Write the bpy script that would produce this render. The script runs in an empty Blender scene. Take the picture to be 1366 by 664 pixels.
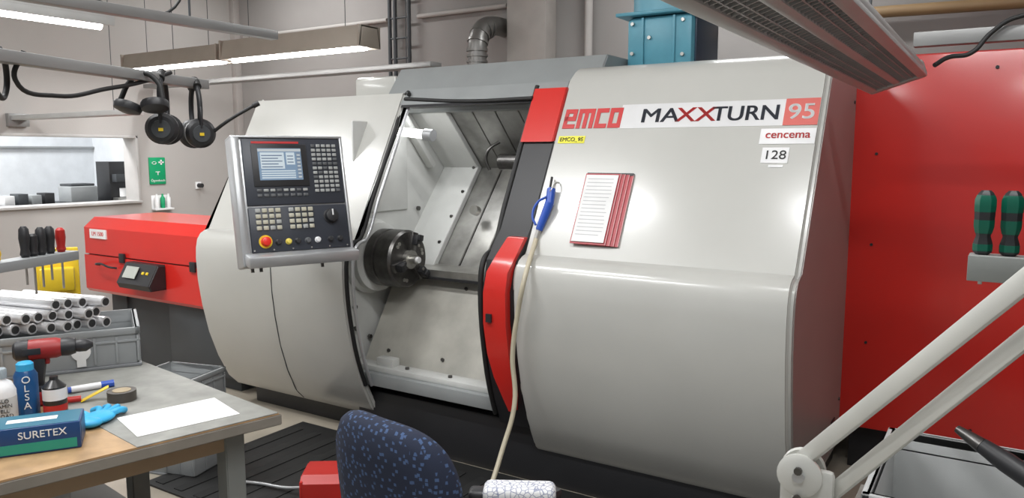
import bpy, bmesh, math, random
from mathutils import Vector, Matrix, Euler
random.seed(4)
D=bpy.data; SC=bpy.context.scene
# ------------------------------------------------------------------ helpers
def link(o): SC.collection.objects.link(o); return o
MC={}
def M(name,col,rough=.5,metal=0,var=.06,scale=6,bump=0,bscale=60,emit=None,es=0,coat=0,alpha=None,trans=0):
    if name in MC: return MC[name]
    m=D.materials.new(name); m.use_nodes=True; nt=m.node_tree; b=nt.nodes['Principled BSDF']
    b.inputs['Roughness'].default_value=rough; b.inputs['Metallic'].default_value=metal
    tc=nt.nodes.new('ShaderNodeTexCoord'); n=nt.nodes.new('ShaderNodeTexNoise'); n.inputs['Scale'].default_value=scale; n.inputs['Detail'].default_value=5
    nt.links.new(tc.outputs['Object'],n.inputs['Vector'])
    r=nt.nodes.new('ShaderNodeValToRGB'); r.color_ramp.elements[0].position=.3; r.color_ramp.elements[1].position=.7
    r.color_ramp.elements[0].color=tuple(max(0,x*(1-var)) for x in col)+(1,)
    r.color_ramp.elements[1].color=tuple(min(1,x*(1+var)) for x in col)+(1,)
    nt.links.new(n.outputs['Fac'],r.inputs['Fac']); nt.links.new(r.outputs['Color'],b.inputs['Base Color'])
    if bump:
        n2=nt.nodes.new('ShaderNodeTexNoise'); n2.inputs['Scale'].default_value=bscale
        nt.links.new(tc.outputs['Object'],n2.inputs['Vector'])
        bp=nt.nodes.new('ShaderNodeBump'); bp.inputs['Strength'].default_value=bump; bp.inputs['Distance'].default_value=.01
        nt.links.new(n2.outputs['Fac'],bp.inputs['Height']); nt.links.new(bp.outputs['Normal'],b.inputs['Normal'])
    if emit:
        b.inputs['Emission Color'].default_value=(*emit,1); b.inputs['Emission Strength'].default_value=es
    if coat: b.inputs['Coat Weight'].default_value=coat; b.inputs['Coat Roughness'].default_value=.14
    MC[name]=m; return m
def G(name,loc=(0,0,0),rz=0,mat=None,sc=1):
    e=D.objects.new(name,None); link(e); e.empty_display_size=.1
    if mat is not None: e.matrix_world=mat
    else: e.location=loc; e.rotation_euler=(0,0,rz); e.scale=(sc,sc,sc)
    return e
def fin(me,name,mat,par,smooth=True,ang=35):
    o=D.objects.new(name,me); link(o)
    if mat: me.materials.append(mat)
    if smooth:
        for p in me.polygons: p.use_smooth=True
        try: me.set_sharp_from_angle(angle=math.radians(ang))
        except Exception: pass
    if par: o.parent=par
    return o
def B(name,c,s,mat,par=None,rot=None,bev=.003,seg=2):
    bm=bmesh.new(); bmesh.ops.create_cube(bm,size=1)
    for v in bm.verts: v.co=Vector((v.co.x*s[0],v.co.y*s[1],v.co.z*s[2]))
    bv=min(bev,min(s)*.45)
    if bv>0: bmesh.ops.bevel(bm,geom=bm.edges[:],offset=bv,segments=seg,affect='EDGES',profile=.5)
    T=Matrix.Translation(c)
    if rot is not None:
        R=Euler(rot).to_matrix().to_4x4() if isinstance(rot,tuple) else rot
        T=T@R
    bm.transform(T); me=D.meshes.new(name); bm.to_mesh(me); bm.free()
    return fin(me,name,mat,par)
def BX(name,lo,hi,mat,par=None,bev=.003):
    return B(name,[(a+b)/2 for a,b in zip(lo,hi)],[abs(b-a) for a,b in zip(lo,hi)],mat,par,None,bev)
def CY(name,p0,p1,r,mat,par=None,r2=None,seg=28,bev=0):
    p0=Vector(p0);p1=Vector(p1);d=p1-p0
    bm=bmesh.new(); bmesh.ops.create_cone(bm,cap_ends=True,segments=seg,radius1=r,radius2=r if r2 is None else r2,depth=d.length)
    if bev: bmesh.ops.bevel(bm,geom=[e for e in bm.edges if e.calc_length()<2.2*math.pi*max(r,r2 or 0)/seg and abs(e.verts[0].co.z-e.verts[1].co.z)<1e-5],offset=bev,segments=2,affect='EDGES')
    bm.transform(Matrix.Translation((p0+p1)/2)@d.to_track_quat('Z','Y').to_matrix().to_4x4())
    me=D.meshes.new(name); bm.to_mesh(me); bm.free(); return fin(me,name,mat,par)
def LATHE(name,prof,p0,axis,mat,par=None,seg=32):
    bm=bmesh.new(); rings=[]
    for r,h in prof:
        rings.append([bm.verts.new((r*math.cos(2*math.pi*i/seg),r*math.sin(2*math.pi*i/seg),h)) for i in range(seg)])
    for a,b in zip(rings,rings[1:]):
        for i in range(seg): bm.faces.new((a[i],a[(i+1)%seg],b[(i+1)%seg],b[i]))
    bm.faces.new(rings[0][::-1]); bm.faces.new(rings[-1])
    bmesh.ops.recalc_face_normals(bm,faces=bm.faces)
    bm.transform(Matrix.Translation(p0)@Vector(axis).to_track_quat('Z','Y').to_matrix().to_4x4())
    me=D.meshes.new(name); bm.to_mesh(me); bm.free(); return fin(me,name,mat,par)
def TB(name,pts,r,mat,par=None,smooth=True,res=8):
    cu=D.curves.new(name,'CURVE'); cu.dimensions='3D'; cu.bevel_depth=r; cu.bevel_resolution=4; cu.use_fill_caps=True
    if smooth:
        s=cu.splines.new('BEZIER'); s.bezier_points.add(len(pts)-1)
        for b,p in zip(s.bezier_points,pts): b.co=p; b.handle_left_type=b.handle_right_type='AUTO'
        s.resolution_u=res
    else:
        s=cu.splines.new('POLY'); s.points.add(len(pts)-1)
        for b,p in zip(s.points,pts): b.co=(*p,1)
    t=D.objects.new(name+'_c',cu); link(t); bpy.context.view_layer.update()
    me=D.meshes.new_from_object(t.evaluated_get(bpy.context.evaluated_depsgraph_get())); D.objects.remove(t); me.name=name
    me.materials.clear()
    return fin(me,name,mat,par)
def PRISM(name,poly,x0,x1,mat,par=None,bev=.0,seg=3):
    bm=bmesh.new()
    a=[bm.verts.new((x0,y,z)) for y,z in poly]; b=[bm.verts.new((x1,y,z)) for y,z in poly]
    n=len(poly)
    for i in range(n): bm.faces.new((a[i],a[(i+1)%n],b[(i+1)%n],b[i]))
    f0=bm.faces.new(a[::-1]); f1=bm.faces.new(b)
    bmesh.ops.recalc_face_normals(bm,faces=bm.faces)
    if bev:
        es=set(f0.edges)|set(f1.edges)
        bmesh.ops.bevel(bm,geom=list(es),offset=bev,segments=seg,affect='EDGES')
    me=D.meshes.new(name); bm.to_mesh(me); bm.free(); return fin(me,name,mat,par,ang=28)
def TXT(name,s,size,mw,mat,par=None,ext=.001,align='CENTER',sx=1):
    cu=D.curves.new(name,'FONT'); cu.body=s; cu.size=size; cu.extrude=ext; cu.align_x=align; cu.align_y='CENTER'
    t=D.objects.new(name+'_c',cu); link(t); bpy.context.view_layer.update()
    me=D.meshes.new_from_object(t.evaluated_get(bpy.context.evaluated_depsgraph_get())); D.objects.remove(t); me.name=name
    me.materials.clear(); me.transform(mw@Matrix.Diagonal((sx,1,1,1)))
    return fin(me,name,mat,par,smooth=False)
def SPH(name,c,s,mat,par=None,rot=None):
    bm=bmesh.new(); bmesh.ops.create_uvsphere(bm,u_segments=24,v_segments=14,radius=1)
    T=Matrix.Translation(c)
    if rot: T=T@Euler(rot).to_matrix().to_4x4()
    bm.transform(T@Matrix.Diagonal((*s,1))); me=D.meshes.new(name); bm.to_mesh(me); bm.free(); return fin(me,name,mat,par)
def AREA(name,loc,sx,sy,power,par=None,rot=(0,0,0),col=(.98,.99,1)):
    l=D.lights.new(name,'AREA'); l.shape='RECTANGLE'; l.size=sx; l.size_y=sy; l.energy=power; l.color=col
    o=D.objects.new(name,l); link(o); o.location=loc; o.rotation_euler=rot
    if par: o.parent=par
    return o
# ------------------------------------------------------------------ materials
grey=M('machine_light_grey',(.50,.498,.468),.25,coat=.5,var=.04,scale=2)
endm=M('end_face_shade',(.36,.34,.325),.42,.25,var=.05,scale=2)  # machine grey darkened, holds the shade of the cover's end face
grey2=M('machine_interior_white',(.57,.575,.555),.4,var=.07,scale=5)
apronm=M('apron_stained_white',(.47,.455,.405),.45,var=.18,scale=5)
greydk=M('roof_grey',(.27,.285,.285),.45,var=.05)
red=M('machine_red',(.60,.022,.016),.28,coat=.4,var=.04,scale=2)
redp=M('red_plastic',(.45,.02,.015),.4)
black=M('black_rubber',(.012,.012,.012),.6)
blackm=M('black_paint',(.02,.02,.022),.45)
darkg=M('dark_grey_paint',(.05,.055,.06),.5)
steel=M('brushed_steel',(.50,.49,.46),.32,.9,var=.15,scale=14)
wayst=M('way_cover_steel',(.30,.295,.28),.3,.8,var=.3,scale=7)
dsteel=M('dark_steel',(.13,.125,.12),.33,.9,var=.25,scale=20)
chrome=M('bright_tube_metal',(.80,.80,.81),.22,.45,var=.05)
alu=M('aluminium_frame',(.50,.51,.52),.35,.6)
white=M('white_label',(.76,.76,.76),.5)
paper=M('paper',(.78,.78,.77),.7)
yellow=M('yellow',(.75,.52,.02),.45)
blue=M('blue_plastic',(.02,.08,.42),.35)
cyan=M('glove_cyan',(.03,.35,.62),.5)
filterblue=M('filter_blue',(.09,.30,.39),.4,var=.1,scale=8)
filterdk=M('filter_dark_blue',(.02,.04,.07),.4)
crateg=M('crate_grey',(.30,.315,.32),.5)
crated=M('crate_inner_grey',(.2,.21,.22),.5)
hosec=M('cream_hose',(.52,.47,.35),.45)
green=M('tool_green',(.0,.10,.06),.35)
signg=M('sign_green',(.0,.30,.12),.5)
wood=M('table_wood',(.38,.24,.12),.5,var=.25,scale=12)
matg=M('bench_grey_mat',(.235,.235,.215),.55,var=.2,scale=12)
legg=M('leg_grey',(.20,.21,.20),.5)
lampg=M('lamp_housing_grey',(.42,.42,.41),.4)
lampb=M('lamp_housing_brown',(.27,.235,.195),.45,.3)
railg=M('rail_grey',(.27,.27,.265),.45,.4)
tube=M('lit_tube',(1,1,1),.5,emit=(1,.98,.95),es=14,var=0)
wl=M('wall_beige',(.425,.402,.382),.85,var=.04,scale=1.2,bump=.05)
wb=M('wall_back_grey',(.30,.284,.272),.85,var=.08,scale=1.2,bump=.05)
ceil=M('ceiling_paint',(.5,.49,.47),.9)
floorm=M('floor_vinyl',(.36,.32,.26),.35,var=.1,scale=4)
armw=M('lamp_arm_white',(.62,.62,.58),.3,coat=.3)
# ------------------------------------------------------------------ room
BX('floor',(-11.2,-6,-.1),(4,3.4,0),floorm,bev=0)
BX('ceiling',(-11.2,-4.2,4.2),(4.2,3.4,4.3),ceil,bev=0)
BX('wall_back',(-8,3.2,0),(4,3.4,4.2),wb,bev=0)
BX('wall_right',(4,-6,0),(4.2,3.4,4.2),wl,bev=0)
w=G('wall_left')
BX('wall_below_window',(-8,-6,0),(-7.8,3.2,1.15),wl,w,0)
BX('wall_above_window',(-8,-6,1.82),(-7.8,3.2,4.2),wl,w,0)
BX('wall_beside_window',(-8,1.86,1.15),(-7.8,3.2,1.82),wl,w,0)
BX('wall_far_side',(-8,-6,1.15),(-7.8,-2.5,1.82),wl,w,0)
w=G('window_1'); wf=M('window_frame',(.48,.465,.45),.5)
BX('frame_sill',(-8.02,-2.5,1.13),(-7.76,1.88,1.155),wf,w)
BX('frame_head',(-8.02,-2.5,1.815),(-7.78,1.88,1.84),wf,w)
BX('frame_side',(-8.02,1.85,1.13),(-7.78,1.875,1.84),wf,w)
aw=M('adjacent_wall_white',(.70,.73,.76),.8)
BX('wall_adjacent',(-11.2,-6,0),(-11,3.4,4.2),aw,bev=0)
BX('wall_adjacent_side',(-11,3.2,0),(-8,3.4,4.2),aw,bev=0)
s=G('storage_cabinet'); BX('body',(-10.2,1.3,0),(-9.5,3.15,1.02),M('cabinet_grey',(.3,.32,.34),.5),s)
BX('top',(-10.25,1.25,1.02),(-9.45,3.18,1.05),darkg,s)
BX('door',(-9.5,1.35,.1),(-9.48,2.2,.98),crateg,s); CY('handle',(-9.46,2.1,.6),(-9.46,2.1,.8),.01,steel,s)
s=G('coffee_machine',(-9.8,2.78,1.05)); BX('body',(-.15,-.15,0),(.15,.15,.50),blackm,s); BX('tray',(.15,-.12,0),(.27,.12,.04),steel,s); BX('head',(.15,-.12,.24),(.25,.12,.34),darkg,s); CY('beaker',(.2,0,.05),(.2,0,.16),.05,white,s)
s=G('desk_printer',(-9.8,2.3,1.05)); BX('body',(-.15,-.17,0),(.15,.17,.2),crateg,s,.02); BX('lid',(-.14,-.15,.2),(.12,.15,.23),darkg,s,.01)
s=G('parts_boxes',(-9.8,1.7,1.05))
for i in range(4): BX('box',(-.1,-.3+i*.15,0),(.1,-.19+i*.15,.11+.02*(i%2)),(white,darkg,crateg,blackm)[i],s)
s=G('trim_adjacent'); BX('cornice',(-11,-6,2.0),(-10.95,3.2,2.05),crateg,s); BX('cable_duct',(-11,-6,1.72),(-10.96,3.2,1.75),crateg,s)
s=G('pilaster'); 
BX('shaft',(-3.85,3.0,0),(-3.45,3.2,4.2),M('pilaster_warm_lit',(.38,.35,.325),.85),s,.01)  # warm light on the column put into a lighter, warmer colour
BX('skirting',(-3.87,2.98,0),(-3.43,3.0,.12),darkg,s)
BX('trim_1',(-7.80,3.12,0),(-7.72,3.2,4.2),M('corner_trim',(.40,.37,.35),.8),None,.002)
s=G('wall_ladder')
for x in (-5.33,-5.26,-5.08): CY('rail',(x,3.12,1.2),(x,3.12,4.2),.02,darkg,s)
for i in range(14): CY('rung',(-5.33,3.12,1.4+i*.2),(-5.08,3.12,1.4+i*.2),.01,darkg,s)
s=G('air_duct'); dm=M('duct_steel',(.24,.235,.225),.4,.7)
TB('bend',[(-4.0,2.75,2.2),(-4.0,2.75,2.52),(-4.0,2.77,2.66),(-4.0,2.85,2.76),(-4.0,2.98,2.80),(-4.0,3.2,2.81)],.085,dm,s,res=10)
for i in range(7): CY('rib',(-4.0,2.75,2.2+i*.05),(-4.0,2.75,2.22+i*.05),.094,dm,s)
for a in range(5):
    t=a*.35; c=Vector((-4.0,2.75+.2*(1-math.cos(t)),2.56+.21*math.sin(t))); d=Vector((0,math.sin(t),math.cos(t)))*.012
    CY('rib',c-d,c+d,.094,dm,s)
s=G('water_pipe')
CY('pipe',(-3.1,3.14,0),(-3.1,3.14,4.2),.035,wl,s)
CY('pipe4',(-1.5,3.1,2.65),(3.6,3.1,2.55),.04,M('pipe_brown',(.3,.2,.1),.5),s); BX('wall_clip',(-1.52,3.1,2.6),(-1.48,3.2,2.7),darkg,s)
s=G('wall_conduit'); CY('conduit',(-7.6,3.16,3.0),(-5.4,3.16,3.0),.02,wl,s); CY('conduit_b',(-5.0,3.16,3.0),(-3.95,3.16,3.0),.02,wl,s)
s=G('first_aid_sign'); BX('board',(-7.8,1.99,1.32),(-7.785,2.18,1.61),signg,s)
BX('cross_a',(-7.785,2.10,1.55),(-7.78,2.16,1.565),white,s,0); BX('cross_b',(-7.785,2.122,1.53),(-7.78,2.138,1.585),white,s,0)
TB('eye',[(-7.782,2.02,1.55),(-7.782,2.045,1.565),(-7.782,2.07,1.55),(-7.782,2.045,1.537),(-7.782,2.02,1.55)],.003,white,s)
BX('bar',(-7.785,2.06,1.45),(-7.78,2.11,1.458),white,s,0); BX('bar2',(-7.785,2.082,1.42),(-7.78,2.09,1.455),white,s,0)
TXT('text','Ögondusch',.036,Matrix(((0,0,1,-7.785),(1,0,0,2.085),(0,1,0,1.36),(0,0,0,1))),white,s)
s=G('eyewash_bottles'); BX('holder',(-7.8,2.0,1.04),(-7.72,2.22,1.06),white,s); BX('holder_back',(-7.8,2.0,1.04),(-7.795,2.22,1.2),white,s)
for i,c in enumerate((white,signg,white)):
    LATHE('bottle',[(.022,0),(.024,.01),(.024,.11),(.01,.13),(.01,.155)],(-7.76,2.04+i*.07,1.06),(0,0,1),c,s,16)
s=G('wall_socket'); BX('plate',(-7.8,2.55,1.25),(-7.78,2.62,1.33),white,s); CY('plug',(-7.78,2.585,1.29),(-7.72,2.585,1.29),.025,blackm,s)
# ------------------------------------------------------------------ lathe
L=G('cnc_lathe')
SL=.524
def sy(z): return .10+SL*(z-1.18)
front=[(.27,.13),(.20,.2),(.125,.35),(.065,.52),(.025,.7),(.002,.86),(-.004,1.0),(0,1.07),(.012,1.12),(.036,1.155),(.068,1.172),(.10,1.18)]
front+=[(sy(z),z) for z in (1.4,1.6,1.8,2.0,2.03)]
topc=[(.585,2.062),(.63,2.085),(.70,2.095)]
hood=front+topc+[(1.25,2.10),(1.25,.13)]
PRISM('sliding_door_cover',hood,-1.90,-.64,grey,L,.018)
# added plate over the cover's end: darker satin grey stands in for shade
endp=[(y+.035,z) for y,z in front[1:]]+[(.62,2.045),(.68,2.062),(1.22,2.07),(1.22,.17)]
PRISM('end_shade_plate',endp,-.642,-.636,endm,L,0)
pf=front[:-1]+[(.56,2.0)]
PRISM('headstock_cover',pf+[(y+.05,z) for y,z in reversed(pf)],-4.25,-2.97,grey,L,.012)
blk=[(y+.052,z) for y,z in front[:-1]]+[(1.4,1.98),(1.4,.13)]
PRISM('headstock_block',blk,-4.22,-3.2,grey2,L)
BX('headstock_top',(-4.22,.56,1.97),(-3.0,1.5,2.0),grey,L)
BX('headstock_top_step',(-3.62,.80,2.0),(-3.27,1.5,2.14),grey,L,.02)
PRISM('roof_beam',[(.72,2.0),(.86,2.18),(2.3,2.18),(2.3,1.9),(.72,1.9)],-3.28,-1.83,greydk,L,.006)
BX('rear_cabinet',(-1.9,1.25,.13),(-.64,2.3,2.08),grey,L)
for x in (-2.7,-2.1): BX('roof_joint',(x,.9,2.178),(x+.02,2.2,2.186),darkg,L,0)
PRISM('door_header',[(.50,1.93),(.56,2.02),(.8,2.02),(.8,1.93)],-3.0,-1.9,greydk,L,.004)
PRISM('door_header_rail',[(.49,1.915),(.50,1.93),(.62,1.93),(.62,1.915)],-2.97,-2.0,blackm,L)
def fr(z0,z1,off=0,n=8):
    z=[z0+(z1-z0)*i/n for i in range(n+1)]; out=[]
    for q in z:
        for (y0,a),(y1,b) in zip(front,front[1:]):
            if a<=q<=b+1e-6: out.append((y0+(y1-y0)*(q-a)/(b-a)+off,q)); break
    return out
def band(name,z0,z1,xa,xb,mat,off=0,th=.05,n=10,bev=.004):
    f=fr(z0,z1,off,n); PRISM(name,f+[(y+th,z) for y,z in reversed(f)],xa,xb,mat,L,bev)
band('door_edge_red_upper',1.71,1.985,-2.085,-1.895,red,-.004)
band('door_edge_black',.30,1.712,-2.07,-1.895,blackm,.012)
def curvedstrip(name,rows,mat,off,th=.05):
    bm=bmesh.new(); A=[];Bk=[]
    for z,xl,xr in rows:
        y=fr(z,z+1e-4,0,1)[0][0]
        A.append((bm.verts.new((xl,y+off,z)),bm.verts.new((xr,y+off,z)))); Bk.append((bm.verts.new((xl,y+off+th,z)),bm.verts.new((xr,y+off+th,z))))
    for i in range(len(rows)-1):
        bm.faces.new((A[i][0],A[i][1],A[i+1][1],A[i+1][0])); bm.faces.new((Bk[i][0],Bk[i+1][0],Bk[i+1][1],Bk[i][1]))
        bm.faces.new((A[i][0],A[i+1][0],Bk[i+1][0],Bk[i][0])); bm.faces.new((A[i][1],Bk[i][1],Bk[i+1][1],A[i+1][1]))
    bm.faces.new((A[0][0],Bk[0][0],Bk[0][1],A[0][1])); bm.faces.new((A[-1][0],A[-1][1],Bk[-1][1],Bk[-1][0]))
    bmesh.ops.recalc_face_normals(bm,faces=bm.faces)
    me=D.meshes.new(name); bm.to_mesh(me); bm.free(); return fin(me,name,mat,L)
curvedstrip('door_handle_cover',[(.40,-1.965,-1.94),(.48,-1.985,-1.92),(.58,-2.015,-1.91),(.7,-2.035,-1.912),(.85,-2.042,-1.916),(1.0,-2.037,-1.914),(1.1,-2.024,-1.908),(1.17,-2.01,-1.9),(1.25,-1.992,-1.897),(1.255,-1.985,-1.90)],red,-.03,.085)
BX('door_handle_slot',(-2.02,-.03,.86),(-1.99,-.0395,.90),blackm,L,0)
sp=[(y-.0,z) for y,z in front[1:-1]]
TB('door_seal_moving',[(-2.085,y+.02,z) for y,z in sp[1:]],.014,black,L)
TB('door_seal_fixed',[(-2.968,y+.02,z) for y,z in sp[1:]]+[(-2.93,.52,1.99)],.012,black,L)
TB('door_seal_top',[(-2.96,.52,1.965),(-2.5,.50,1.935),(-2.08,.49,1.935)],.011,black,L)
TB('inner_seal_edge',[(-2.935,y+.035,z) for y,z in sp[1:]],.010,alu,L)
# chamber interior
BX('chamber_ceiling',(-3.2,.55,1.93),(-1.9,1.4,1.96),grey2,L)
BX('chamber_back',(-3.2,1.38,.3),(-1.9,1.42,1.98),grey2,L)
sec=[(.85,1.93),(1.22,1.56),(.72,.955)]
def slab(name,pts,xa,xb,off,mat,th=.03,bev=.003):
    P=[(y-off,z) for y,z in pts]; PRISM(name,P+[(y+th,z) for y,z in reversed(P)],xa,xb,mat,L,bev)
slab('way_cover_base',sec,-3.2,-1.9,0,wayst)
slab('white_guard_strip',sec,-3.10,-2.90,.05,grey2,.05)
slab('white_guard_inner',sec,-3.2,-3.11,.02,grey2)
for i in range(6):
    x=-2.89+i*.165
    slab('way_cover_plate',sec[1:],x,x+.158,.012+.004*i,wayst,.012,.003)
    slab('way_cover_upper',sec[:2],x,x+.158,.01+.003*i,wayst,.012,.003)
    slab('way_cover_wiper',sec[1:],x+.150,x+.160,.016+.004*i,dsteel,.014,.001)
for k in range(5):
    t=k/4; y=sec[1][0]+(sec[2][0]-sec[1][0])*t; z=sec[1][1]+(sec[2][1]-sec[1][1])*t
    CY('guard_bolt',(-2.93,y-.048,z),(-2.93,y-.060,z),.010,dsteel,L,seg=10)
PRISM('chamber_ledge',[(.56,.93),(.56,.97),(.74,.98),(.8,.93)],-3.2,-1.9,steel,L,.004)
PRISM('ledge_gap',[(.545,.915),(.545,.93),(.8,.93),(.8,.915)],-3.2,-1.9,blackm,L)
PRISM('chip_apron',[(.34,.42),(.65,.915),(.74,.915),(.44,.42)],-3.16,-2.0,apronm,L,.004)
for x in (-3.0,-2.6,-2.2):
    for t in (.15,.9): CY('apron_bolt',(x,.34+.31*t-.002,.42+.495*t),(x,.34+.31*t-.012,.42+.495*t+.006),.010,dsteel,L,seg=10)
BX('sill_plate',(-3.2,.16,.35),(-1.9,.44,.42),greydk,L)
BX('sill_step',(-3.18,.20,.42),(-2.0,.30,.45),grey2,L)
B('sill_block',(-2.9,.26,.47),(.12,.06,.05),grey2,L)
for x in (-2.75,-2.45,-2.15): CY('sill_bolt',(x,.25,.45),(x,.25,.462),.012,dsteel,L,seg=10)
BX('headstock_inner_plate',(-3.2,.32,1.30),(-3.185,.80,1.84),grey2,L,.01)
B('headstock_fold',(-3.16,.86,1.74),(.06,.04,.46),grey2,L,(math.radians(42),0,0),.01)
for (y,z) in ((.3,.62),(.3,.75),(.42,.55),(.2,.9),(.9,1.3),(.62,.62),(.26,1.25)): CY('plate_bolt',(-3.19,y,z),(-3.175,y,z),.014,dsteel,L,seg=10)
# chuck
cy,cz=.45,1.04
LATHE('spindle_flange',[(.225,0),(.225,.03),(.205,.05),(.205,.09),(.18,.10)],(-3.2,cy,cz),(1,0,0),grey2,L,40)
LATHE('chuck_body',[(.15,0),(.170,.012),(.170,.07),(.160,.075),(.160,.085),(.170,.09),(.170,.19),(.158,.205),(.05,.205),(.045,.19)],(-3.10,cy,cz),(1,0,0),dsteel,L,48)
for k in range(3):
    a=math.radians(90+120*k+15); R=Matrix.Rotation(a,4,'X')
    def P(x,r,t): v=R@Vector((0,t,r)); return (x-.002,cy+v.y,cz+v.z)
    B('chuck_jaw_base',P(-2.885,.105,0),(.035,.05,.11),dsteel,L,R,.004)
    B('chuck_jaw_step',P(-2.855,.115,0),(.045,.045,.06),blackm,L,R,.004)
    B('chuck_jaw_tip',P(-2.83,.13,0),(.02,.04,.035),blackm,L,R,.004)
    CY('jaw_screw',P(-2.835,.085,0),P(-2.83,.085,0),.009,steel,L,seg=12)
    for s2 in (-.4,.4):
        v=Matrix.Rotation(a+s2*2.4,4,'X')@Vector((0,0,.125)); CY('face_screw',(-2.90,cy+v.y,cz+v.z),(-2.89,cy+v.y,cz+v.z),.011,steel,L,seg=12)
CY('chuck_bore',(-2.91,cy,cz),(-2.87,cy,cz),.055,steel,L); CY('centre_stop',(-2.88,cy,cz),(-2.83,cy,cz),.026,steel,L)
CY('centre_stop_tip',(-2.83,cy,cz),(-2.815,cy,cz),.018,white,L)
CY('turret_shaft',(-2.62,1.02,1.60),(-2.3,1.02,1.60),.05,dsteel,L); CY('turret_disc',(-2.3,1.0,1.6),(-2.12,1.0,1.6),.19,dsteel,L,seg=12,bev=.01)
for k in range(6):
    a=k*math.pi/3; B('tool_holder',(-2.33,1.0+.15*math.cos(a),1.6+.15*math.sin(a)),(.10,.05,.05),steel,L)
TB('coolant_pipe',[(-2.62,1.0,1.72),(-2.66,.95,1.68),(-2.68,.94,1.62),(-2.66,.95,1.55)],.010,dsteel,L)
CY('way_knob',(-2.72,.90,1.30),(-2.72,.86,1.31),.03,steel,L)
CY('chamber_lamp_holder',(-3.2,.55,1.80),(-3.12,.55,1.79),.036,alu,L); CY('chamber_lamp_tube',(-3.12,.55,1.79),(-2.84,.55,1.76),.026,M('chamber_lamp',(1,1,1),.4,emit=(1,.98,.92),es=3,var=0),L); CY('chamber_lamp_cap',(-2.84,.55,1.76),(-2.78,.55,1.754),.034,alu,L)
AREA('chamber_light',(-2.75,.7,1.90),.8,.25,5.5,L)
BX('machine_base',(-4.15,.34,0),(-.68,1.35,.36),blackm,L,.01)
BX('base_plinth',(-3.1,.22,0),(-.72,.34,.30),blackm,L,.01)
BX('rear_enclosure_red',(-.66,1.2,.25),(1.9,2.3,2.12),red,L,.01); BX('rear_base',(-.6,1.3,0),(1.8,2.2,.25),blackm,L)
for x in (-.5,-.05,.5,1.1,1.6):
    for z in (.33,2.04): CY('panel_screw',(x,1.2,z),(x,1.192,z),.008,blackm,L,seg=10)
for z in (.7,1.2,1.65): CY('panel_screw',(-.53,1.2,z),(-.53,1.193,z),.007,blackm,L,seg=10)
B('end_handle_recess',(-.634,1.0,.31),(.006,.09,.05),blackm,L,None,.02)
for z in (.4,1.9): CY('end_screw',(-.638,1.15,z),(-.630,1.15,z),.008,blackm,L,seg=10)
TB('cover_seam',[(-3.60+.05*math.sin((z-.14)*1.6),y-.001,z) for y,z in fr(.14,1.12,0,14)],.003,darkg,L)
NRM=Vector((0,-.886,.464)); UP=Vector((0,.464,.886))
def SM(x,z,off=.001):
    p=Vector((x,sy(z),z))+NRM*off
    return Matrix(((1,0,0,p.x),(0,UP.y,NRM.y,p.y),(0,UP.z,NRM.z,p.z),(0,0,0,1)))
def LAB(name,x0,x1,z0,z1,mat,off=.001,th=.001,par=L):
    o=B(name,(0,0,0),(x1-x0,(z1-z0)/.886,th),mat,par,None,0); o.data.transform(SM((x0+x1)/2,(z0+z1)/2,off)); return o
LAB('name_band',-1.56,-.66,1.768,1.882,M('band_white',(.66,.66,.66),.4),.001)
maroon=M('logo_red',(.52,.03,.03),.4); txg=M('letter_grey',(.03,.035,.05),.4)
lx=-1.862; lz=1.772; hh=.096; tx=.021; tz=.021
def ST(x0,x1,z0,z1): LAB('logo_stroke',lx+x0,lx+x1,lz+z0,lz+z1,maroon,.002,.002)
ST(0,tx,0,hh); ST(0,.066,0,tz); ST(0,.066,hh-tz,hh); ST(0,.066,(hh-tz)/2,(hh+tz)/2); ST(.066-tx,.066,(hh-tz)/2,hh)
lx+=.075
for q in (0,.034,.068): ST(q,q+tx,0,hh)
ST(0,.089,hh-tz,hh)
lx+=.098
ST(0,tx,0,hh); ST(0,.064,0,tz); ST(0,.064,hh-tz,hh)
lx+=.072
ST(0,tx,0,hh); ST(.066-tx,.066,0,hh); ST(0,.066,0,tz); ST(0,.066,hh-tz,hh)
for o_ in (0,.002,.004):
    TXT('model_text_a','MA',.104,SM(-1.362+o_,1.822,.003),txg,L,sx=1.26)
    TXT('model_text_b','XX',.104,SM(-1.190+o_,1.822,.003),maroon,L,sx=1.26)
    TXT('model_text_c','TURN',.104,SM(-.967+o_,1.822,.003),txg,L,sx=1.06)
LAB('number_panel',-.80,-.66,1.768,1.882,M('number_red',(.58,.12,.10),.4),.003)
for o_ in (0,.002): TXT('number_text','95',.105,SM(-.73+o_,1.822,.005),white,L,sx=1.1)
LAB('dealer_label',-.885,-.66,1.69,1.755,white,.002)
for o_ in (0,.0015): TXT('dealer_text','cencema',.052,SM(-.772+o_,1.728,.004),maroon,L)
LAB('machine_number_label',-.865,-.755,1.61,1.675,white,.002); TXT('machine_number','128',.058,SM(-.81,1.642,.004),black,L,sx=1.1)
LAB('small_label',-.83,-.77,1.593,1.603,white,.002)
LAB('asset_label',-1.865,-1.72,1.70,1.735,M('label_yellow',(.8,.75,.05),.5),.002); TXT('asset_text','EMCO_95',.03,SM(-1.792,1.717,.004),black,L)
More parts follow.
